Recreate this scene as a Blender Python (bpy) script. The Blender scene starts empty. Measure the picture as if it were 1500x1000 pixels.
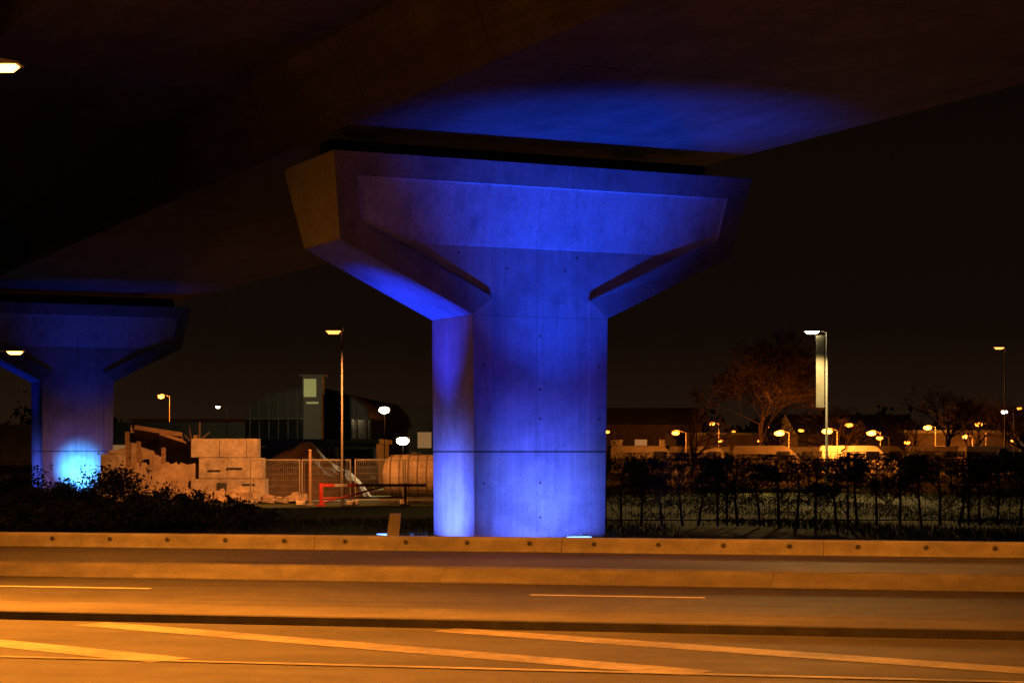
import bpy, math, random, bmesh
from mathutils import Vector, Matrix, noise as mnoise
random.seed(7)
S=bpy.context.scene
COL=S.collection
S.view_settings.view_transform='Standard'
S.view_settings.look='None'
S.view_settings.exposure=0
R=math.radians

# ------------------------------------------------------------------ materials
def nt(name):
    m=bpy.data.materials.new(name); m.use_nodes=True
    n=m.node_tree; b=n.nodes['Principled BSDF']; return m,n,b
def noise(n,scale,detail=5,vec=None,rough=.6):
    t=n.nodes.new('ShaderNodeTexNoise'); t.inputs['Scale'].default_value=scale
    t.inputs['Detail'].default_value=detail; t.inputs['Roughness'].default_value=rough
    if vec: n.links.new(vec,t.inputs['Vector'])
    return t
def ramp(n,fac,stops):
    r=n.nodes.new('ShaderNodeValToRGB'); n.links.new(fac,r.inputs[0])
    e=r.color_ramp.elements
    while len(e)<len(stops): e.new(.5)
    for i,(p,c) in enumerate(stops):
        e[i].position=p; e[i].color=(c[0],c[1],c[2],1) if hasattr(c,'__len__') else (c,c,c,1)
    return r
def mul(n,a,b,f=1.0):
    m=n.nodes.new('ShaderNodeMix'); m.data_type='RGBA'; m.blend_type='MULTIPLY'
    m.inputs[0].default_value=f
    n.links.new(a,m.inputs[6]); n.links.new(b,m.inputs[7]); return m.outputs[2]
def math_(n,op,a,b=None,c=None):
    m=n.nodes.new('ShaderNodeMath'); m.operation=op
    for i,v in enumerate((a,b,c)):
        if v is None: continue
        if isinstance(v,(int,float)): m.inputs[i].default_value=v
        else: n.links.new(v,m.inputs[i])
    return m.outputs[0]
def surf(name,c1,c2,scale=3,rough=.8,bump=.2,bscale=40,stretch=(1,1,1),metal=0,spec=None,extra=None,coord='Object'):
    m,n,b=nt(name)
    tc=n.nodes.new('ShaderNodeTexCoord'); mp=n.nodes.new('ShaderNodeMapping')
    mp.inputs['Scale'].default_value=stretch
    n.links.new(tc.outputs[coord],mp.inputs[0])
    t=noise(n,scale,6,mp.outputs[0]); r=ramp(n,t.outputs[0],[(.3,c1),(.7,c2)])
    col=r.outputs[0]
    t2=noise(n,bscale,4,tc.outputs[coord])
    r2=ramp(n,t2.outputs[0],[(.25,.72),(.75,1.15)])
    col=mul(n,col,r2.outputs[0])
    if extra: col=extra(n,tc,col)
    n.links.new(col,b.inputs['Base Color'])
    b.inputs['Roughness'].default_value=rough; b.inputs['Metallic'].default_value=metal
    if spec is not None: b.inputs['Specular IOR Level'].default_value=spec
    bp=n.nodes.new('ShaderNodeBump'); bp.inputs['Strength'].default_value=bump; bp.inputs['Distance'].default_value=.02
    n.links.new(t2.outputs[0],bp.inputs['Height']); n.links.new(bp.outputs[0],b.inputs['Normal'])
    return m
def line_mask(n,val,pos,w):
    d=math_(n,'ABSOLUTE',math_(n,'SUBTRACT',val,pos))
    return math_(n,'SMOOTH_MIN',math_(n,'MULTIPLY',d,1/w),1.0,.1)
def pier_extra(n,tc,col):
    sp=n.nodes.new('ShaderNodeSeparateXYZ'); n.links.new(tc.outputs['Object'],sp.inputs[0])
    mp=n.nodes.new('ShaderNodeMapping'); mp.inputs['Scale'].default_value=(6,6,.35)
    n.links.new(tc.outputs['Object'],mp.inputs[0])
    t=noise(n,1.6,6,mp.outputs[0],.7); r=ramp(n,t.outputs[0],[(.3,.80),(.6,1.03)])
    col=mul(n,col,r.outputs[0])
    t=noise(n,.9,8,tc.outputs['Object'],.7); r=ramp(n,t.outputs[0],[(.36,.70),(.52,1.0),(.7,1.10)])
    col=mul(n,col,r.outputs[0])
    m=line_mask(n,sp.outputs[2],1.585,.028)
    m2=line_mask(n,sp.outputs[2],4.11,.010)
    a=math_(n,'MAXIMUM',m,.05); b=math_(n,'MAXIMUM',m2,.6)
    for p,w in ((-.3,.008),(-.95,.006),(.45,.006)):
        c=math_(n,'MAXIMUM',line_mask(n,sp.outputs[0],p,w),.78); b=math_(n,'MULTIPLY',b,c)
    a=math_(n,'MULTIPLY',a,b)
    cb=n.nodes.new('ShaderNodeCombineColor')
    for i in range(3): n.links.new(a,cb.inputs[i])
    return mul(n,col,cb.outputs[0])
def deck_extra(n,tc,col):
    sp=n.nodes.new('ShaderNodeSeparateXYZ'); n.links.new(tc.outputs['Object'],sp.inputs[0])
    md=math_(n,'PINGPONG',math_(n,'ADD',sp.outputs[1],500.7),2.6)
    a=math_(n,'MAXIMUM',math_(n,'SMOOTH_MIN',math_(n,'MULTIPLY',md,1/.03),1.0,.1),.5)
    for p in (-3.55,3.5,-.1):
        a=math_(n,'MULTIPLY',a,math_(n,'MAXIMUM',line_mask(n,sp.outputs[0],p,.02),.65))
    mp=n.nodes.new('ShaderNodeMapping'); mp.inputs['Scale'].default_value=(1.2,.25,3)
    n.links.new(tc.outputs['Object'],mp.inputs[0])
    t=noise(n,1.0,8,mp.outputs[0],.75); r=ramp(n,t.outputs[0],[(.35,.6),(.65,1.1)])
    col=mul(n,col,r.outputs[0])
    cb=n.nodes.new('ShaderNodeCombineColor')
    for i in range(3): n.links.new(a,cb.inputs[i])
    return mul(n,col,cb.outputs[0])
def wear_extra(n,tc,col):
    mp=n.nodes.new('ShaderNodeMapping'); mp.inputs['Scale'].default_value=(.12,1.4,1)
    n.links.new(tc.outputs['Object'],mp.inputs[0])
    t=noise(n,1.2,7,mp.outputs[0],.7); r=ramp(n,t.outputs[0],[(.3,.6),(.7,1.3)])
    col=mul(n,col,r.outputs[0])
    t=noise(n,.5,8,tc.outputs['Object'],.8); r=ramp(n,t.outputs[0],[(.35,.7),(.6,1.15)])
    return mul(n,col,r.outputs[0])
M={}
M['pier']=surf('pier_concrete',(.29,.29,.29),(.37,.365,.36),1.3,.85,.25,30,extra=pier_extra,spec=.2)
M['pier_edge']=surf('pier_edge_concrete',(.16,.16,.16),(.23,.225,.22),1.3,.85,.25,30,extra=pier_extra,spec=.2)  # grimy border, set darker still so the relief reads in the colour
M['pier_band_lit']=surf('pier_band_lit_concrete',(.37,.37,.37),(.46,.455,.45),1.3,.85,.25,30,extra=pier_extra,spec=.2)  # lighter copy for band and ledges: the light they catch is in the colour
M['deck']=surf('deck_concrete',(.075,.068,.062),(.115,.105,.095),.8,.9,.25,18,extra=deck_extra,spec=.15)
M['conc']=surf('barrier_concrete',(.22,.205,.18),(.35,.325,.285),2.5,.85,.4,60,extra=wear_extra)
M['conc2']=surf('grimy_barrier_concrete',(.17,.155,.135),(.26,.24,.21),2.5,.85,.5,60,extra=wear_extra)
M['kerb']=surf('kerb_stone',(.022,.02,.018),(.06,.055,.048),3,.9,.5,50)
M['island']=surf('island_paving',(.075,.07,.06),(.115,.105,.09),1.4,.9,.6,120,extra=wear_extra)
M['asph']=surf('asphalt',(.050,.047,.043),(.078,.073,.068),2.2,.75,.7,220,extra=wear_extra)
M['ground']=surf('soil_and_grass',(.012,.016,.006),(.05,.052,.018),.45,1,.6,9,spec=.05)
M['grass']=surf('grass_blades',(.030,.046,.009),(.07,.085,.020),.6,.8,.1,9)
M['leaf']=surf('bush_leaves',(.022,.030,.012),(.055,.062,.025),3,.75,.1,20)
M['hleaf']=surf('hedge_leaves',(.022,.020,.010),(.06,.048,.020),3,.75,.1,20)
M['bark']=surf('bark',(.035,.025,.017),(.075,.053,.035),6,.9,.6,30)
M['twig']=surf('twigs',(.010,.007,.005),(.018,.012,.009),2,.9,.1,20,spec=.05)
M['metal']=surf('galvanised_steel',(.22,.22,.21),(.32,.31,.30),4,.5,.1,60,metal=.4)
M['dpole']=surf('weathered_steel_pole',(.09,.075,.06),(.14,.12,.10),4,.6,.1,60)
M['dark']=surf('dark_paint',(.012,.012,.012),(.025,.024,.022),4,.55,.1,40)
M['hole']=surf('hole_shadow_concrete',(.03,.027,.022),(.06,.055,.045),4,.9,.1,40)
M['rubber']=surf('tyre_rubber',(.012,.012,.012),(.02,.02,.02),8,.9,.2,60)
M['whitep']=surf('white_vehicle_paint',(.42,.41,.38),(.60,.59,.56),2,.45,.05,30)
M['greyp']=surf('dirty_vehicle_paint',(.06,.055,.048),(.12,.11,.095),2,.55,.05,30)
M['redp']=surf('red_paint',(.42,.03,.02),(.55,.05,.03),4,.5,.1,40)
M['drum']=surf('brown_spoil',(.05,.028,.018),(.11,.06,.035),3,.9,.5,14)
M['tank']=surf('stained_tank_paint',(.12,.07,.045),(.34,.26,.19),2.4,.8,.3,12,stretch=(1,1,.5))
M['glass']=surf('dark_glass',(.01,.011,.013),(.016,.017,.02),3,.12,.0,10)
M['rubble']=surf('broken_concrete',(.15,.10,.065),(.36,.26,.18),2.2,.95,.9,14)
M['brownw']=surf('weathered_timber',(.10,.06,.036),(.20,.12,.07),3,.95,.9,16,stretch=(1,1,6))
M['block']=surf('concrete_blocks',(.15,.115,.085),(.36,.29,.22),2.0,.9,.8,11)
M['shed']=surf('corrugated_steel',(.05,.055,.05),(.10,.105,.095),.6,.6,.2,12)
M['brick']=surf('dull_render',(.022,.017,.012),(.075,.058,.04),.5,.9,.3,3)
M['pole']=surf('pale_painted_pole',(.5,.47,.38),(.62,.58,.48),2,.5,.1,30)
M['banner']=surf('dull_banner_cloth',(.25,.22,.15),(.36,.32,.23),2,.9,.1,30)
M['rub']=surf('shade_dark_rubber',(.006,.006,.006),(.015,.014,.013),4,.9,.1,30,spec=.05)  # near-black: the shade of the bearing gap is put into the colour
def mark_mat():
    m,n,b=nt('worn_road_paint')
    tc=n.nodes.new('ShaderNodeTexCoord')
    t=noise(n,7,8,tc.outputs['Object'],.8); t2=noise(n,1.1,4,tc.outputs['Object'],.6)
    a=math_(n,'ADD',math_(n,'MULTIPLY',t.outputs[0],.55),math_(n,'MULTIPLY',t2.outputs[0],.45))
    r=ramp(n,a,[(.40,(.085,.08,.07)),(.60,(.24,.22,.185))])
    n.links.new(r.outputs[0],b.inputs['Base Color']); b.inputs['Roughness'].default_value=.7
    return m
M['mark']=mark_mat()
M['mark2']=surf('fresh_lane_paint',(.45,.43,.38),(.65,.63,.58),3,.7,.2,60)
def emi(name,c,s):
    m,n,b=nt(name); b.inputs['Base Color'].default_value=(.3,.3,.3,1)
    tc=n.nodes.new('ShaderNodeTexCoord'); t=noise(n,3,2,tc.outputs['Object']); r=ramp(n,t.outputs[0],[(.2,[x*.85 for x in c]),(.8,c)])
    n.links.new(r.outputs[0],b.inputs['Emission Color']); b.inputs['Emission Strength'].default_value=s
    return m
M['eo']=emi('sodium_lamp_glow',(1,.36,.06),16)
M['eof']=emi('distant_sodium_glow',(1,.24,.020),11)
M['eod']=emi('orange_lamp_glow',(1,.30,.06),4.0)
M['ew']=emi('white_lamp_glow',(1,.85,.5),30)
M['ebl']=emi('blue_floodlight_glass',(.12,.28,1),6)
M['ewin']=emi('lit_window_glow',(.55,.60,.12),.24)
M['edim']=emi('dim_window_glow',(1,.5,.18),.22)

# ------------------------------------------------------------------ mesh builder
class MB:
    def __init__(s): s.v=[]; s.f=[]
    def box(s,c,d,rz=0,ry=0,rx=0):
        m=Matrix.Rotation(rz,3,'Z')@Matrix.Rotation(ry,3,'Y')@Matrix.Rotation(rx,3,'X')
        i=len(s.v)
        for x,y,z in ((-1,-1,-1),(1,-1,-1),(1,1,-1),(-1,1,-1),(-1,-1,1),(1,-1,1),(1,1,1),(-1,1,1)):
            p=m@Vector((x*d[0]/2,y*d[1]/2,z*d[2]/2)); s.v.append((p.x+c[0],p.y+c[1],p.z+c[2]))
        for q in ((0,3,2,1),(4,5,6,7),(0,1,5,4),(1,2,6,5),(2,3,7,6),(3,0,4,7)): s.f.append(tuple(i+k for k in q))
        return s
    def cyl(s,a,b,r0,r1=None,n=8,cap=True):
        if r1 is None: r1=r0
        a=Vector(a); b=Vector(b); d=(b-a)
        if d.length<1e-6: return s
        q=d.to_track_quat('Z','Y'); i=len(s.v)
        for c,r in ((a,r0),(b,r1)):
            for k in range(n):
                t=2*math.pi*k/n; p=c+q@Vector((r*math.cos(t),r*math.sin(t),0)); s.v.append(tuple(p))
        for k in range(n):
            s.f.append((i+k,i+(k+1)%n,i+n+(k+1)%n,i+n+k))
        if cap:
            s.f.append(tuple(i+n-1-k for k in range(n))); s.f.append(tuple(i+n+k for k in range(n)))
        return s
    def ball(s,c,r,n=10,m=6,sq=(1,1,1),rough=0,sd=0):
        i=len(s.v)
        for a in range(m+1):
            ph=math.pi*a/m
            for k in range(n):
                t=2*math.pi*k/n; d=Vector((math.sin(ph)*math.cos(t),math.sin(ph)*math.sin(t),math.cos(ph)))
                q=r*(1+rough*mnoise.noise(d*1.7+Vector((sd,sd*.7,0)))) if rough else r
                s.v.append((c[0]+sq[0]*q*d.x,c[1]+sq[1]*q*d.y,c[2]+sq[2]*q*d.z))
        for a in range(m):
            for k in range(n): s.f.append((i+a*n+k,i+(a+1)*n+k,i+(a+1)*n+(k+1)%n,i+a*n+(k+1)%n))
        return s
    def prism(s,poly,y0,y1):
        i=len(s.v); n=len(poly)
        for y in (y0,y1):
            for x,z in poly: s.v.append((x,y,z))
        s.f.append(tuple(i+k for k in range(n))); s.f.append(tuple(i+2*n-1-k for k in range(n)))
        for k in range(n):
            s.f.append((i+(k+1)%n,i+k,i+n+k,i+n+(k+1)%n))
        return s
    def prismx(s,poly,x0,x1):
        i=len(s.v); n=len(poly)
        for x in (x0,x1):
            for y,z in poly: s.v.append((x,y,z))
        s.f.append(tuple(i+n-1-k for k in range(n))); s.f.append(tuple(i+n+k for k in range(n)))
        for k in range(n):
            s.f.append((i+k,i+(k+1)%n,i+n+(k+1)%n,i+n+k))
        return s
    def poly(s,pts):
        i=len(s.v); s.v+= [tuple(p) for p in pts]; s.f.append(tuple(range(i,i+len(pts)))); return s
    def obj(s,name,mat,parent=None,smooth=False,bevel=0,loc=None):
        me=bpy.data.meshes.new(name); me.from_pydata(s.v,[],s.f); me.update()
        me.materials.append(M[mat] if isinstance(mat,str) else mat)
        if smooth:
            for p in me.polygons: p.use_smooth=True
        o=bpy.data.objects.new(name,me); COL.objects.link(o)
        if parent: o.parent=parent
        if loc: o.location=loc
        if bevel:
            b=o.modifiers.new('bevel','BEVEL'); b.width=bevel; b.segments=2; b.limit_method='ANGLE'
        return o
def thing(name,label,cat,loc=(0,0,0),rz=0,group=None):
    e=bpy.data.objects.new(name,None); e.empty_display_size=.3; COL.objects.link(e)
    e.location=loc; e.rotation_euler=(0,0,rz); tag(e,label,cat,group); return e
def tag(e,label,cat,group=None):
    e['label']=label; e['category']=cat
    if group: e['group']=group
def copy_thing(e,loc,rz=None,scale=None,label=None):
    c=e.copy(); COL.objects.link(c); c.location=loc
    if rz is not None: c.rotation_euler=(0,0,rz)
    if scale: c.scale=(scale,)*3 if not hasattr(scale,'__len__') else scale
    if label: c['label']=label
    def rec(src,dst):
        for k in list(src.children):
            q=k.copy(); q.parent=dst; COL.objects.link(q); rec(k,q)
    rec(e,c); return c
def struct(o): o['kind']='structure'; return o

# ------------------------------------------------------------------ camera
cam=bpy.data.cameras.new('camera'); co=bpy.data.objects.new('camera',cam); COL.objects.link(co)
co.location=(0,0,1.6); co.rotation_euler=(R(90),0,0)
cam.lens=68.4; cam.sensor_width=36; cam.shift_y=160/1500; cam.clip_end=3000
S.camera=co

# ------------------------------------------------------------------ world (night)
w=bpy.data.worlds.new('World'); S.world=w; w.use_nodes=True; n=w.node_tree
bg=n.nodes['Background']
tc=n.nodes.new('ShaderNodeTexCoord'); sp=n.nodes.new('ShaderNodeSeparateXYZ'); n.links.new(tc.outputs['Generated'],sp.inputs[0])
tn=noise(n,5,5,tc.outputs['Generated'])
zz=math_(n,'ADD',sp.outputs[2],math_(n,'MULTIPLY',math_(n,'SUBTRACT',tn.outputs[0],.5),.03))
r=ramp(n,zz,[(0.0,(.0155,.0082,.0042)),(.06,(.0056,.0027,.0014)),(.25,(.0026,.0012,.0007))])
n.links.new(r.outputs[0],bg.inputs[0]); bg.inputs[1].default_value=1.0

# ------------------------------------------------------------------ ground and roads
g=MB(); g.poly([(-900,-300,-.03),(900,-300,-.03),(900,1500,-.03),(-900,1500,-.03)])
struct(g.obj('ground','ground'))
RA=R(-12.6)
road=MB(); road.poly([(-150,-30,0),(150,-30,0),(150,30.45,0),(-150,30.45,0)])
o=struct(road.obj('road','asph')); o.rotation_euler=(0,0,RA)
def road_xy(X,Y):
    c,s=math.cos(-RA),math.sin(-RA); return (c*X-s*Y, s*X+c*Y)
def stripe(mb,a,b,wd,z=.004):
    a=Vector(a); b=Vector(b); d=(b-a).normalized(); q=Vector((-d.y,d.x))*wd/2
    mb.poly([(a.x-q.x,a.y-q.y,z),(b.x-q.x,b.y-q.y,z),(b.x+q.x,b.y+q.y,z),(a.x+q.x,a.y+q.y,z)])
mk=MB()
for a,b,wd in (((-3.9,18.0),(1.35,14.0),.40),((-.6,17.4),(4.6,13.5),.40),((-6.4,17.9),(-2.6,14.85),.40),
               ((-8,16.0),(8,12.42),.10),):
    stripe(mk,a,b,wd,.004 if wd>.2 else .008)
o=struct(mk.obj('road_marking','mark'))
mk=MB()
for k in range(-3,4):
    x0=-6.1+k*6.3
    def onl(x): return (x, 21.65-.2235*x)
    stripe(mk,onl(x0),onl(x0+1.9),.12)
o=struct(mk.obj('lane_marking','mark2'))
kb=MB()
for k in range(-20,20):
    kb.prismx([(16.98,0.0),(17.10,0.0),(17.10,.08),(16.985,.08),(16.98,.075)],k*2.0+.002,k*2.0+1.998)
o=struct(kb.obj('kerb','kerb')); o.rotation_euler=(0,0,RA)
ib_=MB(); ib_.prismx([(17.101,0.0),(18.55,0.0),(18.50,.03),(18.2,.078),(17.101,.078)],-60,60)
o=struct(ib_.obj('traffic_island','island')); o.rotation_euler=(0,0,RA)

# ------------------------------------------------------------------ concrete barriers
def road_world(u,v): 
    c,s=math.cos(RA),math.sin(RA); return (c*u-s*v, s*u+c*v, 0)
lowL=thing('concrete_barrier','low pale concrete barrier segment between two carriageways','concrete barrier',road_world(0,22.8),RA,'low barrier segments along the median')
b=MB(); b.prismx([(0,0),(.72,0),(.62,.17),(.30,.17),(.26,.165),(.04,.03),(0,.02)],-1.999,1.999); b.obj('barrier_body','conc2',lowL,bevel=.003)
for k in range(-7,8):
    if k==0: continue
    copy_thing(lowL,road_world(k*4.0,22.8+random.uniform(-.003,.003)),RA)
hiL=thing('concrete_barrier','low concrete roadside barrier with a row of round holes','concrete barrier',road_world(.2,30.05),RA,'barrier segments along the verge')
b=MB(); b.prismx([(0,0),(.42,0),(.36,.225),(.06,.225),(.035,.20)],-2.037,2.037); b.obj('barrier_body','conc',hiL,bevel=.004)
for k in range(4):
    x=-1.52+k*1.015
    h=MB(); h.cyl((x,.012,.135),(x,.06,.135),.034,.034,14); ho=h.obj('drainage_hole','hole',hiL)
    h=MB()
    for a in range(7):
        t0=math.pi*a/7; t1=math.pi*(a+1)/7
        h.cyl((x+.044*math.cos(t0),.014,.135+.044*math.sin(t0)),(x+.044*math.cos(t1),.014,.135+.044*math.sin(t1)),.011,.011,5)
    h.obj('hole_collar','conc',hiL)
for k in range(-6,7):
    if k==0: continue
    copy_thing(hiL,road_world(.2+k*4.08,30.05),RA)
mp_=thing('marker_post','short leaning pale concrete marker post behind the barrier','post',(-2.08,34.2,0),.2)
b=MB(); b.prism([(-.14,-.05),(.07,-.05),(.13,.50),(-.06,.50)],-.08,.08); b.obj('post_body','pole',mp_,bevel=.015)

# ------------------------------------------------------------------ viaduct piers
EA=math.atan2(.425,.905); C=Vector((.759,36.6,0)); D=Vector((-.4251,.9051,0)); E=Vector((.9051,.4251,0))
ZT=6.92
def fo(z): return 0 if z<5.39 else -.34*(z-5.39)/(ZT-5.39)
def bo(z): return 1.94 if z<5.39 else 1.94+.5*(z-5.39)/(ZT-5.39)
outer=[(-1.60,-.1),(-1.64,4.12),(-4.24,5.39),(-4.48,ZT),(4.20,ZT),(3.92,5.41),(1.18,4.12),(1.12,-.1)]
inner=[(-1.225,-.1),(-1.225,4.45),(-3.855,5.71),(-4.01,6.5),(3.68,6.5),(3.57,5.73),(.79,4.45),(.79,-.1)]
DEP=.06; DEP2=.07
pm=MB(); V=pm.v; F=pm.f
of=[len(V)+i for i in range(8)]; V+=[(s,fo(z),z) for s,z in outer]
ifr=[len(V)+i for i in range(8)]; V+=[(s,fo(z),z) for s,z in inner]
ib=[len(V)+i for i in range(8)]; V+=[(s,fo(z)+(DEP2 if i in (0,1,6,7) else DEP),z) for i,(s,z) in enumerate(inner)]
ob=[len(V)+i for i in range(8)]; V+=[(s,bo(z),z) for s,z in outer]
kl=len(V); V+=[(-3.187,DEP,5.39),(2.827,DEP,5.39),(-3.187,DEP2,5.39),(2.827,DEP2,5.39)]
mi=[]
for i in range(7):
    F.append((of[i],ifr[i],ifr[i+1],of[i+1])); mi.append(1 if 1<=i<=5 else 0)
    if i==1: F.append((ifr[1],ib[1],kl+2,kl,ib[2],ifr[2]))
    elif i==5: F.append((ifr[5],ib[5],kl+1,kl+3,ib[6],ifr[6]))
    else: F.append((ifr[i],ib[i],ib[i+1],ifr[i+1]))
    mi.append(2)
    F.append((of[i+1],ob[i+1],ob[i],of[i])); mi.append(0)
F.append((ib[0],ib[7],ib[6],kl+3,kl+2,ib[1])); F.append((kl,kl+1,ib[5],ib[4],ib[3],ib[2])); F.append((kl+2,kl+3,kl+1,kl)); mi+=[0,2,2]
F.append(tuple(ob)); mi.append(0)
pier=thing('bridge_pier','hammerhead concrete viaduct pier lit blue from below','bridge pier',tuple(C),EA,'viaduct piers')
po=pm.obj('pier_body','pier',pier)
po.data.materials.append(M['pier_edge']); po.data.materials.append(M['pier_band_lit'])
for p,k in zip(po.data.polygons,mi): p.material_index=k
bm=bmesh.new(); bm.from_mesh(po.data); bmesh.ops.recalc_face_normals(bm,faces=bm.faces); bm.to_mesh(po.data); bm.free()
bv=po.modifiers.new('bevel','BEVEL'); bv.width=.012; bv.segments=1; bv.limit_method='ANGLE'; bv.angle_limit=R(35)
for s_ in (-3.0,2.6):
    b=MB(); b.box((s_,1.5,ZT+.22),(.5,.5,.44)); b.obj('bridge_bearing','rub',pier,bevel=.02)
b=MB(); b.box((-.1,1.2,ZT+.2),(8.0,.5,.40)); b.obj('bearing_shade_beam','rub',pier,bevel=.02)  # long dark beam standing in for the black shade of the gap
for s_,z_ in ((-.22,3.75),(-.22,2.75),(-.22,2.2),(-.22,1.0),(-.22,.35),(-1.9,5.25),(.55,5.25),(-1.42,3.2),(-1.42,1.0),(1.0,3.2),(1.0,2.2),(-.9,5.0),(.3,5.0)):
    b=MB(); y_=DEP2-.004 if -1.2<s_<.78 or z_>4.5 else -.004
    b.cyl((s_,y_,z_),(s_,y_+.03,z_),.022,.022,10); b.obj('tie_hole','dark',pier)
def flood(loc,rz,parent=None,label='ground floodlight throwing blue light up a concrete pier'):
    e=thing('floodlight',label,'floodlight',loc,rz,'blue floodlights at the piers')
    b=MB(); b.box((0,0,.02),(.50,.26,.04)).box((-.26,0,.03),(.02,.10,.06)).box((.26,0,.03),(.02,.10,.06)); b.obj('lamp_housing','metal',e,bevel=.006)
    b=MB(); b.box((0,.0,.048),(.44,.20,.012)); b.obj('lamp_glass','ebl',e)
    return e
def spot(loc,target,power,color,ang=110,blend=.7,size=.12,name='blue_spot'):
    l=bpy.data.lights.new(name,'SPOT'); l.energy=power; l.color=color; l.spot_size=R(ang); l.spot_blend=blend; l.shadow_soft_size=size
    o=bpy.data.objects.new(name,l); COL.objects.link(o); o.location=loc
    o.rotation_euler=(Vector(target)-Vector(loc)).to_track_quat('-Z','Y').to_euler(); return o
def P(base,s,t,z): v=base+E*s+D*t; return (v.x,v.y,z)
BL=(.014,.022,1.0)
BL2=(.085,.135,1.0)
BL3=(.002,.058,1.0)
def light_pier(base,k,kb,hot):
    flood(P(base,-.25,-1.55,.0),EA); flood(P(base,-3.0,.9,0),EA+R(90))
    spot(P(base,-.25,-1.55,.14),P(base,-.25,.45,4.6),430*k,BL,78,1.0)
    spot(P(base,-.25,-1.55,.14),P(base,.25,-1.75,7.4),6600*k,BL3,68,1.0,.05)
    spot(P(base,-3.0,1.1,.14),P(base,-2.15,1.25,4.2),2700*k,(.008,.035,1),40,.9)
    spot(P(base,2.7,1.2,.14),P(base,1.9,1.3,3.6),150*k,BL,50,1.0)
    spot(P(base,-.25,-1.55,.14),P(base,-.2,0,.60),800*kb,BL2,104,1.0)
    spot(P(base,-3.0,.9,.14),P(base,-1.6,1.0,.60),1150*kb,BL2,96,1.0)
    if hot: spot(P(base,-.15,-1.4,.35),P(base,-.15,0,.80),1900,(.045,.33,1),68,1.0)
light_pier(C,1.0,1.0,False)
C2=C+D*38.1-E*.2
pier2=copy_thing(pier,tuple(C2),EA,scale=(.93,1,1),label='hammerhead concrete viaduct pier with a cyan hot spot low down')
light_pier(C2,.10,.25,True)

# ------------------------------------------------------------------ deck
deck=thing('viaduct_deck','concrete box girder road viaduct crossing above the road','bridge',tuple(C),EA)
Z0=7.4
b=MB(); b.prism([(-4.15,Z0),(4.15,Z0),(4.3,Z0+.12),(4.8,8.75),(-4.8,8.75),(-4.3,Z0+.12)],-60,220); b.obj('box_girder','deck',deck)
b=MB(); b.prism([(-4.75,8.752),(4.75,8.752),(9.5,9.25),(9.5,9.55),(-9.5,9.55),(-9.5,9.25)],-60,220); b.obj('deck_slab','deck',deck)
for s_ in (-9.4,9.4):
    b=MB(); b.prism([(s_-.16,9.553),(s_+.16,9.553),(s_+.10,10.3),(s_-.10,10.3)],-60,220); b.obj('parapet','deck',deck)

# ------------------------------------------------------------------ street lamps
def point(loc,power,color,size=.15,name='lamp_light'):
    l=bpy.data.lights.new(name,'POINT'); l.energy=power; l.color=color; l.shadow_soft_size=size
    o=bpy.data.objects.new(name,l); COL.objects.link(o); o.location=loc; return o
def street_lamp(loc,h,arm,rz,glow,label,group='street lamps',r=.07,mat='metal',hs=1.0,globe=0):
    e=thing('street_lamp',label,'street lamp',loc,rz,group)
    b=MB(); b.cyl((0,0,0),(0,0,.9),r*1.5,r*1.4,12).cyl((0,0,.9),(0,0,h+.05),r,r*.65,12)
    if arm: b.cyl((0,0,h+.02),(-arm,0,h+.12),r*.5,r*.45,8)
    b.obj('lamp_post',mat,e)
    L=.55*hs
    b=MB(); b.prism([(-arm-L,h+.06),(-arm+.05,h+.06),(-arm+.05,h+.14),(-arm-L*.4,h+.18),(-arm-L,h+.10)],-.13*hs,.13*hs); b.obj('lamp_head','metal' if not globe else mat,e,bevel=.01)
    if globe: b=MB(); b.ball((-arm-L*.5,0,h-globe*.1),globe,sq=(1.4,1,.7))
    else: b=MB(); b.prism([(-arm-L*.9,h+.055),(-arm-L*.75,h-.03),(-arm-L*.2,h-.03),(-arm-.02,h+.055)],-.11*hs,.11*hs)
    b.obj('lamp_glass',glow,e)
    return e
OR=(1,.28,.022)
street_lamp((-9.8,32.4,0),7.95,.9,R(180),'eo','tall sodium street lamp glowing orange beside the viaduct',hs=1.35)
spot((-8.5,32.4,7.8),(-7.3,33.0,0),600,OR,150,1.0,.2,'orange_spot')
point((-10.0,26.5,7.2),210,OR,.3,'deck_fill_light')  # added point light, tints the deck web and cap end orange
street_lamp((-16.6,62,0),4.7,.5,R(180),'eo','short sodium street lamp glowing beside the blue-lit pier')
spot((-15.6,61.8,4.5),(-15.0,59,0),300,OR,80,.9,.1,'orange_spot')
street_lamp((-4.98,57,0),5.05,.02,0,'eod','slender lamp post with an orange head beside the site gate',r=.035,hs=.9,mat='dpole')
spot((-5.0,54.8,5.0),(-8.0,60.0,0),7500,(1,.34,.075),76,.8,.1,'orange_spot')
spot((-4.4,54.8,5.0),(-3.2,60.0,.6),3600,(1,.34,.07),44,.9,.1,'orange_spot')
wl=street_lamp((13.1,81,0),6.5,.30,0,'ew','tall pale lamp post with a bright white head and long banner',r=.06,mat='pole',hs=1.2)
b=MB(); b.box((-.27,0,4.9),(.34,.03,3.0)).cyl((0,0,6.35),(-.45,0,6.35),.015,.015,6).cyl((0,0,3.45),(-.45,0,3.45),.015,.015,6); b.obj('banner','banner',wl)
spot((12.4,79.0,6.6),(10.5,68.5,0),15000,(1,.66,.20),74,.8,.2,'white_lamp_light')
spot((12.3,79.4,6.5),(13.0,81.4,3.0),1500,(1,.72,.30),60,.8,.1,'white_lamp_light')
pl=street_lamp((25.6,101,0),6.9,.05,0,'eod','slim lamp post carrying a round sign lower down','street lamps',r=.045,mat='dpole')
b=MB(); b.cyl((-.1,-.10,1.45),(-.1,-.07,1.45),.30,.30,24); b.obj('round_sign','metal',pl)
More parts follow.
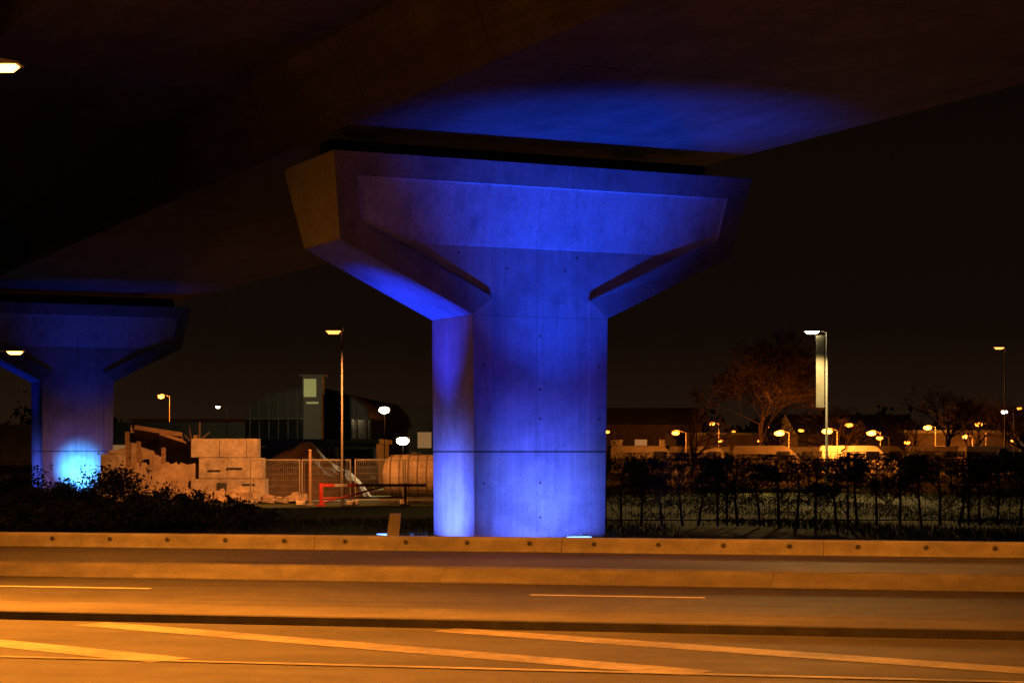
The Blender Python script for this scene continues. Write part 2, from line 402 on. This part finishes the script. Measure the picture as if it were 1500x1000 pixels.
far=[(1137,634,115),(1170,630,140),(1207,631,110),(1240,622,140),(1272,634,122),(1284,641,118),(1308,621,170),(1355,626,140),(1430,621,150),(1410,640,150),(1467,603,120),(985,634,108),(1040,621,165),(232,581,130),(885,632,140),(1490,598,160),(1052,648,150),(1325,650,130),
     (1085,637,190),(1110,645,170),(1152,641,180),(1190,640,170),(1225,636,185),(1258,645,160),(1300,634,180),(1340,637,190),(1385,632,180),(1450,634,175),(960,640,180),(1008,629,190),(1478,645,140),
     (1072,629,220),(1122,627,220),(1164,622,230),(1216,621,230),(1252,629,210),(1318,628,210),(1372,640,200),(1398,624,220),(1442,642,160),(1462,628,200),(928,636,210),(1492,634,160)]
for i,(x,y,Y) in enumerate(far):
    y+=random.uniform(-4,4) if i>15 else 0
    X=(x-750)/2850*Y; Z=1.6+(660-y)/2850*Y
    big=i in (0,2,3,4,7,8)
    e=street_lamp((X+.75,Y,0),Z,.35,0,'ew' if i==10 else 'eof','distant sodium street lamp lighting the depot yard','depot yard lamps',r=.03,hs=.8,globe=(.22 if big else (.15 if i<18 else random.uniform(.10,.20))),mat='dpole')
    if i in (0,2,4,7,9,11,12,13): point((X,Y-1.2,Z-.2),3000 if i!=11 else 1200,(1,.25,.025),.2)
for (x,y,Y,pw) in ((563,600,86,3200),(590,645,72,2400)):
    X=(x-750)/2850*Y; Z=1.6+(660-y)/2850*Y
    e=thing('yard_floodlight','bright white floodlight on a thin mast in the yard','floodlight',(X,Y,0),0,'yard floodlights')
    b=MB(); b.cyl((0,0.1,0),(0,.1,Z),.022,.018,8).box((0,.1,Z),(.5,.05,.04)); b.obj('mast','dark',e)
    b=MB(); b.box((0,.04,Z),(.50,.14,.26),rx=R(-15)); b.obj('lamp_housing','dpole',e,bevel=.02)
    b=MB(); b.ball((0,-.03,Z-.02),.19,12,8,(1.25,.5,.75)); b.obj('lamp_glass','ew',e)
    spot((X,Y-.6,Z),(X-1.5,Y-3.5,-.2-(Z>3)*2),pw,(1,.75,.36),76,.9,.15,'yard_floodlight_beam')
street_lamp((-13.2,90,0),3.6,.3,0,'ew','small white lamp added beside the shed fill light','street lamps',r=.03,hs=.4,mat='dpole')
spot((-11.5,88,4.2),(-10,104,1.5),1000,(1,.74,.36),90,.9,.2,'shed_fill_light')  # fill spot and small lamp added to brighten the shed fronts

# sodium-coloured light on the carriageways (unseen spots, mostly added for road and barriers)
spot((-9.2,20.2,10.0),(-6.2,17.0,0),50000,OR,92,1.0,.25,'orange_spot')
spot((8.2,19.2,9.0),(4.2,16.2,0),50000,OR,94,1.0,.3,'orange_spot')  # added to even out the road light towards the right
spot((0.5,10.0,9.0),(0.3,15.5,0),9000,OR,66,1.0,.3,'orange_spot')
spot((-6.8,24.5,7.0),(-6.2,30.0,0),8500,OR,54,1.0,.3,'orange_spot')  # this and next two added to light the roadside barrier, clear of the pier
spot((-1.2,23.3,7.0),(-.4,28.8,0),6000,OR,54,1.0,.3,'orange_spot')
spot((4.6,22.2,7.0),(5.2,27.6,0),6000,OR,54,1.0,.3,'orange_spot')
spot((-5.0,15.5,7.5),(-4.2,23.2,0),7000,OR,50,1.0,.3,'orange_spot')
spot((2.5,14.0,7.5),(3.2,21.8,0),6000,OR,50,1.0,.3,'orange_spot')

# ------------------------------------------------------------------ vegetation
def leafcloud(mb,center,rad,nn,size,rnd,flat=1.0,clump=10):
    cl=[]
    for k in range(clump):
        while True:
            p=Vector((rnd.uniform(-1,1),rnd.uniform(-1,1),rnd.uniform(-.6,1)))
            if p.length<1: break
        cl.append((p,rnd.uniform(.18,.45)))
    for k in range(nn):
        p,rr=rnd.choice(cl)
        q=p+Vector((rnd.gauss(0,1),rnd.gauss(0,1),rnd.gauss(0,1)))*rr*.6
        c=Vector((center[0]+q.x*rad[0],center[1]+q.y*rad[1],max(center[2]+q.z*rad[2],.01)))
        a=Vector((rnd.gauss(0,1),rnd.gauss(0,1),rnd.gauss(0,1))).normalized()
        t=a.cross(Vector((rnd.gauss(0,1),rnd.gauss(0,1),rnd.gauss(0,1)))).normalized()
        sz=size*rnd.uniform(.5,1.4)
        mb.poly([c-a*sz,c+t*sz*.45,c+a*sz,c-t*sz*.45])
def bush(loc,rad,nn,seed):
    rr=random.Random(seed)
    e=thing('bush','dark low evergreen bush on the verge behind the barrier','bush',loc,rr.uniform(0,6),'bushes along the verge')
    b=MB(); leafcloud(b,(0,0,rad[2]*.45),rad,nn,.045,rr,clump=16); b.obj('foliage','leaf',e)
    b=MB()
    for k in range(26):
        a=rr.uniform(0,6.28); q=rr.uniform(.3,1.0)
        b.cyl((0,0,0),(math.cos(a)*rad[0]*q,math.sin(a)*rad[1]*q,rad[2]*rr.uniform(.6,1.5)),.012,.003,4)
    b.obj('stem','bark',e); return e
bs=[bush((-9.9,41,0),(.95,.8,.62),5200,1),bush((-8.3,42,0),(1.05,.8,.68),5600,2),bush((-6.4,40.5,0),(.9,.7,.36),3400,3)]
for (x,y,k,sc) in ((-12.2,43,0,1.1),(-11.0,44.5,1,1.05),(-9.4,44.5,1,1.05),(-7.5,40.6,2,1.05),(-10.6,39.6,2,1.1),(-8.9,39.4,2,1),(-13.2,46,0,1.2),(-7.3,42.8,0,.8),(-5.4,39.6,2,.7),(-5.9,42.6,2,.9)):
    copy_thing(bs[k],(x,y,0),random.uniform(0,6),sc)
def grass(name,n_,xr,yr,h,sd):
    rr=random.Random(sd); b=MB()
    for k in range(n_):
        y=rr.uniform(*yr); x=rr.uniform(xr[0],xr[1])
        if road_xy(x,y)[1]<30.7: continue
        if mnoise.noise(Vector((x*.35,y*.12,sd)))<rr.uniform(-.25,.2): continue
        rel=Vector((x,y,0))-C; s_,t_=rel.dot(E),rel.dot(D)
        if -1.8<s_<1.3 and -.1<t_<2.1: continue
        hh=h*rr.uniform(.4,1.3); a=rr.uniform(0,6.28); wd=.012
        dx,dy=math.cos(a)*wd,math.sin(a)*wd; lx,ly=rr.gauss(0,hh*.4),rr.gauss(0,hh*.4)
        b.poly([(x-dx,y-dy,-.03),(x+dx,y+dy,-.03),(x+lx,y+ly,hh)])
    o=b.obj(name,'grass'); o['kind']='stuff'; o['label']='short rough grass on the verge and field'; o['category']='grass'; return o
grass('grass',36000,(-7,14),(30.5,46),.07,5)
grass('grass',60000,(3,24),(46,90),.04,6)
def shrub(seed):
    rr=random.Random(seed)
    e=thing('hedge_shrub','thin bare-stemmed twiggy shrub trained on the fence','shrub',(0,0,0),0,'hedge shrubs along the fence')
    b=MB()
    m1=(rr.uniform(-.06,.06),0,rr.uniform(.5,.9)); m2=(rr.uniform(-.1,.1),0,1.45)
    b.cyl((rr.uniform(-.04,.04),0,0),m1,.032,.022,7).cyl(m1,m2,.022,.012,6)
    def grow(p,d,l,r,dep):
        q=p+d*l; q.y=max(-.18,min(.18,q.y)); q.z=min(q.z,1.56); b.cyl(p,q,r,r*.7,3,False)
        if dep==0: return
        for k in range(rr.choice((2,3,3))):
            nd=(d+Vector((rr.gauss(0,.5),rr.gauss(0,.15),rr.gauss(.16,.35)))).normalized(); grow(q,nd,l*rr.uniform(.65,.95),max(r*.62,.0045),dep-1)
    for z in (.12,.35,.6,.85,1.05):
        grow(Vector((rr.uniform(-.06,.06),0,z)),Vector((rr.choice((-1,1))*rr.uniform(.4,1),0,rr.uniform(.4,1))).normalized(),.25,.012,5)
    b.obj('stem','bark',e)
    b=MB(); leafcloud(b,(0,0,1.28),(.52,.16,.19),560,.026,rr,clump=34); leafcloud(b,(0,0,.66),(.52,.14,.55),330,.020,rr,clump=36); b.obj('foliage','hleaf',e)
    return e
protos=[shrub(11),shrub(12),shrub(13),shrub(14),shrub(15),shrub(16)]
FA=R(1.5)
fx=lambda x:(x,41.3+.02*x,0)
x=1.9
for k in range(27):
    x+=random.uniform(.38,.49)
    if k<6: protos[k].location=fx(x)
    else: copy_thing(protos[random.randrange(6)],fx(x),random.choice((0,math.pi)),(random.uniform(.95,1.2),1,random.uniform(.95,1.02)))
fence=thing('fence','dark steel mesh fence along a hedge','fence',(0,41.55,0),FA*.7)
b=MB()
for k in range(0,95):
    b.box((2.0+k*.14,0,.72),(.009,.009,1.45))
o=b.obj('vertical_bars','dark',fence); o['kind']='stuff'
for z in (.12,1.42):
    b=MB(); b.box((8.6,-.012,z),(13.2,.012,.025)); b.obj('rail','dark',fence)
for k in range(6):
    b=MB(); b.box((2.0+k*2.6,.03,.78),(.05,.045,1.56)); b.obj('fence_post','dark',fence)

def bare_tree(loc,h,spread,seed,label,dep=7,r=.16,kids=(2,3),thin=.011):
    rr=random.Random(seed)
    e=thing('bare_tree',label,'tree',loc,0,'bare winter trees')
    tr=MB(); cr=MB()
    def grow(p,d,l,r,dd):
        q=p+d*l
        (tr if dd>dep-3 else cr).cyl(p,q,r,r*.72,6 if dd>dep-3 else 3,False)
        if dd==0: return
        for k in range(rr.choice(kids) if dd<dep else 5):
            nd=(d+Vector((rr.gauss(0,spread),rr.gauss(0,spread),rr.gauss(.05,.22)))).normalized()
            grow(q,nd,l*rr.uniform(.70,.88),max(r*.62,thin),dd-1)
    grow(Vector((0,0,-.05)),Vector((0,0,1)),h*.2,r,dep)
    tr.obj('trunk','twig',e,smooth=True); cr.obj('crown','twig',e); return e
t1=bare_tree((14.9,117,0),8.0,.56,21,'rounded bare winter tree with fine brown twigs behind the fence',dep=8,thin=.011,kids=(3,3,3),r=.07)
t1.scale=(1.2,1.15,1.3)
t2=bare_tree((30.2,135,0),7.5,.48,22,'low spreading bare tree in the depot yard')
t3=bare_tree((11,118,0),5.6,.5,23,'small bare tree beside the depot yard',dep=6)
for (X,Y,k,sc) in ((33,140,1,.9),(22,130,2,1.1),(26,128,2,.9),(38,150,1,.95),(18.6,112,2,.85),(34,120,2,.9),(20,150,1,.8),(30,112,2,1.0)):
    copy_thing((t1,t2,t3)[k],(X,Y,0),random.uniform(0,6),sc)
b=MB(); rr=random.Random(9)
for k in range(70):
    x=-120+k*4.2+rr.uniform(-2,2); leafcloud(b,(x,260+rr.uniform(-12,12),2.5),(4.5,3,rr.uniform(2.5,4.5)),200,.55,rr,clump=9)
o=b.obj('far_tree_line','leaf'); o['kind']='stuff'; o['label']='dark distant tree line along the horizon'; o['category']='trees'

# ------------------------------------------------------------------ demolition yard
dem=thing('demolished_building','partly demolished concrete building with a tilted broken roof','ruin',(-11.2,62,0),R(6))
rr=random.Random(5)
def jagwall(x0,x1,z0,z1,y,th,n_=12,amp=.15):
    b=MB(); top=[]
    for k in range(n_+1):
        x=x1+(x0-x1)*k/n_; z=z1+(z0-z1)*k/n_+rr.uniform(-amp,amp); top.append((x,z))
    b.prism([(x0,-.05),(x1,-.05)]+top,y,y+th); b.obj('wall','rubble',dem)
jagwall(-1.55,-1.0,1.5,1.7,.0,.25,6,.08); jagwall(-.95,-.2,2.3,2.1,.1,.3,12,.15); jagwall(-.2,1.5,2.0,1.5,.25,.3,18,.14); jagwall(-1.5,1.4,1.15,1.25,-1.0,.25,34,.08)
for c,d,ry,rx in (((-.05,-.1,2.05),(1.5,1.3,.14),9,-16),((.55,-.3,1.8),(1.2,1.0,.1),18,-20)):
    b=MB(); b.box(c,d,ry=R(ry),rx=R(rx)); b.obj('roof_slab','brownw',dem)
for x,h in ((-.95,2.2),(-.6,1.9),(.15,1.7),(1.1,2.1)):
    b=MB(); b.box((x,-.75,h/2),(.13,.13,h),ry=R(rr.uniform(-5,5))); b.obj('timber_post','brownw',dem)
b=MB(); b.cyl((1.2,-.8,.3),(1.28,-.8,2.5),.08,.03,7).cyl((1.25,-.8,1.6),(.8,-.9,2.1),.05,.02,6).cyl((1.25,-.8,1.9),(1.6,-.8,2.2),.045,.02,6).cyl((1.22,-.8,1.2),(1.55,-.9,1.5),.05,.02,6).cyl((1.0,-.8,2.0),(.95,-.8,2.4),.03,.01,5); b.obj('dead_branch','bark',dem)
b=MB()
for k in range(80):
    x=rr.uniform(-1.9,4.6); sz=rr.uniform(.10,.42)*(1 if x<2.6 else .6); 
    if k%2: b.box((x,rr.uniform(-2.2,-1.1),sz*.45),(sz*1.7,sz*1.1,sz*.9),rr.uniform(0,3),rr.uniform(-.4,.4),rr.uniform(-.4,.4))
    else: b.ball((x,rr.uniform(-2.4,-1.1),sz*.4),sz,9,6,(1,.8,.7),.7,k*3.1)
o=b.obj('rubble','rubble',dem); o['kind']='stuff'
bw=thing('block_wall','long rough pale concrete block wall with worn edges','wall',(-8.95,61.2,0),R(-4))
b=MB() 
for row,(h0,h1) in enumerate(((0,.72),(.73,1.38),(1.39,1.98))):
    x=-1.1+(.25 if row==1 else 0)
    while x<1.15:
        L_=rr.uniform(.85,1.15); x1=min(x+L_,1.25-(.25 if row==2 else 0))
        if x1-x>.15: b.box(((x+x1)/2,rr.uniform(-.02,.02),(h0+h1)/2),(x1-x-.008,.6,h1-h0),R(rr.uniform(-.6,.6)),R(rr.uniform(-.5,.5)))
        x=x1 if x1-x>.15 else 99
o=b.obj('blocks','block',bw,bevel=.02)
for x,z,wd,h in ((.3,1.05,.5,.05),(-.35,.98,.4,.05),(-.1,.35,.3,.5),(.75,.55,.4,.04)):
    b=MB(); b.box((x,-.335,z),(wd,.03,h)); b.obj('slot','dark',bw)
bw2=thing('block_wall','pale concrete retaining panel beside the demolition rubble','wall',(-12.4,60.5,0),R(10))
b=MB(); b.box((0,0,.75),(.75,.3,1.5)).box((.1,-.05,1.56),(.5,.25,.12)); b.obj('blocks','block',bw2,bevel=.02)
pl_=thing('gravel_heap','dark heap of spoil beside the wall','heap',(-7.4,68,0))
b=MB(); N=34
for i in range(N+1):
    for j in range(N+1):
        x=(i/N-.5)*5; y=(j/N-.5)*4; rd=math.hypot(x/2.5,y/2); z=max(0,1-rd)**.7*1.9*(1+.35*mnoise.noise(Vector((x*1.1,y*1.1,3))))+mnoise.noise(Vector((x*4,y*4,1)))*.10*(1 if rd<1 else 0); b.v.append((x,y,z-.04))
for i in range(N):
    for j in range(N): a=i*(N+1)+j; b.f.append((a,a+N+1,a+N+2,a+1))
b.obj('heap_body','drum',pl_)
fp=thing('temporary_fence','galvanised temporary site fence panel on concrete feet','fence',(-7.0,57.5,0),R(3),'temporary fence panels')
b=MB(); b.cyl((-.72,0,0),(-.72,0,1.35),.02,.02,8).cyl((.72,0,0),(.72,0,1.35),.02,.02,8).cyl((-.72,0,1.33),(.72,0,1.33),.016,.016,6).cyl((-.72,0,.12),(.72,0,.12),.016,.016,6); b.obj('frame','dpole',fp)
b=MB()
for k in range(26): b.box((-.70+k*.056,0,.72),(.006,.006,1.2))
for k in range(7): b.box((0,0,.2+k*.18),(1.42,.006,.006))
b.obj('wire_mesh','dpole',fp)
for x in (-.72,.72):
    b=MB(); b.box((x,0,.06),(.2,.5,.12)); b.obj('concrete_foot','block',fp,bevel=.02)
copy_thing(fp,(-5.5,57.6,0),R(-2)); copy_thing(fp,(-4.0,58.6,0),R(2)); copy_thing(fp,(-2.5,58.6,0),R(-1))
gp=thing('gate_post','slim rusty gate post by the temporary fence','post',(-5.95,57.3,0))
b=MB(); b.cyl((0,0,0),(0,0,1.6),.045,.04,10).cyl((0,0,1.6),(0,0,1.64),.06,.03,10).box((0,0,.02),(.2,.2,.04)); b.obj('post_body','brownw',gp)
sb=thing('swing_barrier','red and white swing gate barrier across the yard entrance','barrier',(-5.55,56.6,0),R(2))
for k in range(8):
    b=MB(); b.box((.2+k*.38,0,.60),(.376,.06,.08)); b.obj('barrier_pole','redp' if k%3!=1 else 'whitep',sb)
for x,wd in ((0,.1),(2.45,.07)):
    b=MB(); b.box((x,0,.33),(wd,wd,.66)).box((x,0,.02),(.3,.3,.04)); b.obj('barrier_post','redp',sb)
for q in (((.05,0,.1),(1.8,0,.55)),((.05,0,.22),(2.4,0,.25))):
    b=MB(); b.cyl(q[0],q[1],.025,.025,8); b.obj('brace','redp',sb)

# ------------------------------------------------------------------ vehicles
def thing_part(name,parent):
    e=bpy.data.objects.new(name,None); e.empty_display_size=.2; COL.objects.link(e); e.parent=parent; return e
def wheel(e,x,y,r,wd=.22):
    w_=thing_part('wheel',e)
    b=MB(); b.cyl((x,y-wd/2,r),(x,y+wd/2,r),r,r,20); b.obj('tyre','rubber',w_,bevel=.02)
    b=MB(); b.cyl((x,y-wd/2-.012,r),(x,y+wd/2+.012,r),r*.55,r*.55,14); b.obj('rim','metal',w_)
def van(loc,rz,label,L=4.6,H=1.95,W=1.8,grp=None,paint='whitep'):
    e=thing('parked_van',label,'van',loc,rz,grp); k=H/1.95
    b=MB(); b.prism([(-L/2,.3),(L/2-.1,.3),(L/2,.5),(L/2-.05,.95*k),(L/2-.75,1.15*k),(L/2-1.45,H-.08),(L/2-1.7,H),(-L/2+.08,H),(-L/2,H-.15)],-W/2,W/2); b.obj('body',paint,e,bevel=.05)
    b=MB(); b.poly([(L/2-.74,-W/2+.14,1.18*k),(L/2-.74,W/2-.14,1.18*k),(L/2-1.40,W/2-.2,H-.09),(L/2-1.40,-W/2+.2,H-.09)]); b.obj('windscreen','glass',e)
    for sg in (-1,1):
        b=MB(); y=sg*(W/2+.004); b.box((L/2-1.75,y,1.4*k),(.75,.01,.42*k)); b.obj('side_window','glass',e)
        b=MB(); b.box((L/2-.01,sg*(W/2-.25),.72*k),(.05,.3,.16)); b.obj('headlight','whitep',e,bevel=.01)
        b=MB(); b.box((-L/2-.008,sg*(W/2-.12),1.0*k),(.03,.14,.42)); b.obj('tail_light','redp',e)
        b=MB(); b.box((-L/2-.006,sg*.42,1.45*k),(.012,.55,.38*k)); b.obj('rear_window','glass',e)
    for x in (-L/2-.03,L/2-.02):
        b=MB(); b.box((x,0,.38),(.12,W*.94,.18)); b.obj('bumper','dark',e,bevel=.02)
    b=MB(); b.box((-L/2-.008,0,1.0*k),(.01,.02,1.4*k)); b.obj('door_seam','dark',e)
    for y in (-W/2-.004,W/2+.004):
        b=MB(); b.box((0,y,.8*k),(L*.7,.008,.05)); b.obj('side_trim','dark',e)
    for x in (-L/2+.85,L/2-.85):
        for y in (-W/2+.11,W/2-.11): wheel(e,x,y,.32)
    return e
def truck(loc,rz,label,L=7.5,H=3.0,kind='box',cabm='whitep',bodym='whitep',grp=None,sc=1):
    e=thing('parked_lorry',label,'lorry',loc,rz,grp); W=2.3; e.scale=(sc,)*3
    b=MB(); b.prism([(L/2-1.9,.55),(L/2,.55),(L/2,1.35),(L/2-.25,2.35),(L/2-.5,2.45),(L/2-1.9,2.45)],-W/2,W/2); b.obj('cab',cabm,e,bevel=.06)
    b=MB(); b.poly([(L/2+.008,-W/2+.15,1.42),(L/2+.008,W/2-.15,1.42),(L/2-.20,W/2-.2,2.25),(L/2-.20,-W/2+.2,2.25)]); b.obj('windscreen','glass',e)
    for sg in (-1,1):
        b=MB(); b.box((L/2-.95,sg*(W/2+.006),1.8),(.9,.012,.6)); b.obj('side_window','glass',e)
        b=MB(); b.box((L/2+.01,sg*.85,.85),(.04,.32,.18)); b.obj('headlight','whitep',e)
    b=MB(); b.box((-.9,0,.75),(L-1.8,.8,.25)); b.obj('chassis','dark',e)
    b=MB(); b.box((L/2+.02,0,.6),(.12,W*.95,.25)); b.obj('bumper','dark',e)
    b=MB(); b.box((-1.0,0,(H+.95)/2),(L-2.2,W,H-.95)); b.obj('cargo_box',bodym,e,bevel=.03)
    b=MB()
    for k in range(7): b.box((-L/2+.7+k*.8,-W/2-.01,(H+.95)/2),(.04,.02,H-1.0))
    b.box((-1,-W/2-.012,1.05),(L-2.3,.02,.08)); o=b.obj('box_ribs','metal',e); o['kind']='stuff'
    for x in (L/2-1.0,-L/2+1.0,-L/2+2.1):
        for y in (-W/2+.15,W/2-.15): wheel(e,x,y,.45,.28)
    return e
tk=thing('water_tank','rounded stained horizontal tank on a skid by the gate','tank',(-3.0,60.2,0),R(-4))
b=MB(); pr=[(-.98,.30),(-.92,.48),(-.80,.60),(-.6,.66),(.6,.66),(.80,.60),(.92,.48),(.98,.30)]
for a,c in zip(pr,pr[1:]): b.cyl((a[0],0,.82),(c[0],0,.82),a[1],c[1],28,False)
b.cyl((-.985,0,.82),(-.98,0,.82),.28,.30,28).cyl((.98,0,.82),(.985,0,.82),.30,.28,28); b.obj('tank_body','tank',tk,smooth=False)
for x in (-.7,-.42,-.14,.14,.42,.7):
    b=MB(); b.cyl((x-.02,0,.82),(x+.02,0,.82),.675,.675,28,True); b.obj('tank_band','drum',tk)
b=MB(); b.cyl((0,0,1.45),(0,0,1.56),.16,.16,16); b.obj('filler_cap','dark',tk)
for y in (-.45,.45):
    b=MB(); b.box((0,y,.09),(2.1,.1,.18)); b.obj('skid','dark',tk)
truck((-6.9,74,0),R(-60),'dull flat-fronted lorry parked in the yard',L=6.5,H=2.4,sc=.74,cabm='greyp',bodym='greyp')
truck((-24.4,92,0),R(4),'long white box lorry parked beyond the pier',L=8.5,H=2.7)
for (x,Y,rz,p) in ((1130,112,0,'greyp'),(1165,128,10,'dark'),(1262,112,-5,'whitep'),(1292,118,4,'greyp'),(1335,130,0,'greyp'),(1375,128,8,'greyp'),(1425,135,0,'greyp'),(1462,122,3,'greyp'),(1080,130,0,'greyp'),(1030,120,5,'greyp'),(1200,130,0,'greyp'),(950,112,3,'greyp')):
    van(((x-750)/2850*Y,Y,0),R(rz),{'whitep':'white','dark':'dark','greyp':'dirty grey'}[p]+' van parked in the orange-lit depot yard',grp='vans parked in the depot yard',paint=p,H=1.9)

# ------------------------------------------------------------------ buildings
def building(loc,L,Dp,H,rz,label,mat='shed',roof='flat',win=0,name='warehouse'):
    e=thing(name,label,'building',loc,rz,'industrial sheds')
    b=MB(); b.box((0,0,H/2),(L,Dp,H)); b.obj('wall',mat,e)
    b=MB()
    if roof=='gable': b.prismx([(-Dp/2-.2,H+.002),(Dp/2+.2,H+.002),(0,H+Dp*.14)],-L/2-.2,L/2+.2)
    elif roof=='arch':
        pts=[(-L/2*math.cos(math.pi*k/18)*-1, H+.002+L*.24*math.sin(math.pi*k/18)) for k in range(19)]
        b.prism(pts,-Dp/2-.3,Dp/2)
    else: b.box((0,0,H+.12),(L+.3,Dp+.3,.22))
    b.obj('roof','dark' if roof=='arch' else 'shed',e)
    if roof=='arch':
        nf=13
        for k in range(nf):
            xx=-1+2*(k+.5)/nf; x=xx*L/2; zt=H+L*.24*math.sqrt(1-xx*xx)
            b=MB(); b.box((x,-Dp/2-.36,zt/2),(.06,.08,zt)); b.obj('frame_post','greyp',e)
        b=MB()
        for k in range(18):
            a,c=math.pi*k/18,math.pi*(k+1)/18
            b.cyl((L/2*math.cos(a),-Dp/2-.36,H+L*.24*math.sin(a)),(L/2*math.cos(c),-Dp/2-.36,H+L*.24*math.sin(c)),.07,.07,6)
        b.obj('arch_rib','greyp',e)
        for z in (H*.55,H):
            b=MB(); b.box((0,-Dp/2-.37,z),(L,.06,.08)); b.obj('frame_rail','greyp',e)
    for k in range(win):
        x=-L/2+(k+.5)*L/win; b=MB(); b.box((x,-Dp/2-.02,H*.55),(L/win*.5,.05,H*.22)); b.obj('window','edim' if k%3==1 else 'glass',e)
    b=MB(); b.box((L*.22,-Dp/2-.03,min(H*.4,1.6)),(min(L*.2,3.5),.05,min(H*.8,3.2))); b.obj('door','dark',e)
    return e
building((-10.0,118,0),6.6,30,3.3,R(-3),'dark barrel-roofed industrial shed with a glazed end','glass','arch',0)
building((-4.9,121,0),4.6,24,4.0,R(0),'dark flat-roofed shed beside the barrel-roofed one','shed','flat',3)
building((-19,112,0),13,14,2.9,R(2),'long low industrial canopy building','shed','flat',5)
building((-8.6,92,0),5,9,1.9,R(0),'small dark yard office shed','shed','flat',3)
tw=thing('site_tower','small square tower with a lit greenish front','tower',(-10.0,98,0))
b=MB(); b.box((0,0,2.2),(.9,1.0,4.4)); b.obj('wall','dark',tw)
for c,d in (((-.12,-.52,4.75),(.62,.04,.9)),((0,-.52,4.0),(.6,.04,.10))):
    b=MB(); b.box(c,d); b.obj('lit_panel','ewin',tw)
b=MB(); b.box((0,0,4.88),(1.0,1.0,.95)).box((0,0,5.38),(1.3,1.2,.08)); b.obj('roof','dark',tw)
for (x,Y,L,H,rf,lab,m,wn) in ((950,185,9,4.0,'gable','low orange-lit warehouse with a pitched roof','brick',4),(1085,180,11,3.0,'flat','long dark warehouse behind the yard','brick',5),(1240,165,10,3.0,'gable','pitched warehouse under yard lamps','brick',4),(1385,160,9,3.0,'flat','flat-roofed depot building with windows','brick',5),(1490,165,9,3.6,'gable','pale depot shed with a pitched roof','brick',4),(330,190,16,4.4,'flat','distant flat-roofed factory with windows','shed',6),(60,170,22,3.6,'flat','distant pale factory block','shed',9),(620,200,14,5,'flat','distant factory with a flat roof','shed',4)):
    building(((x-750)/2850*Y,Y,0),L,12,H,0,lab,m,rf,wn)
for k,(x,Y) in enumerate(((935,90),(1045,98),(1130,104),(1250,104),(1340,102),(1430,100))):
    copy_thing(bs[k%3],((x-750)/2850*Y,Y,0),k*1.1,random.uniform(1.0,1.4),label='dark rough bush at the edge of the depot yard')
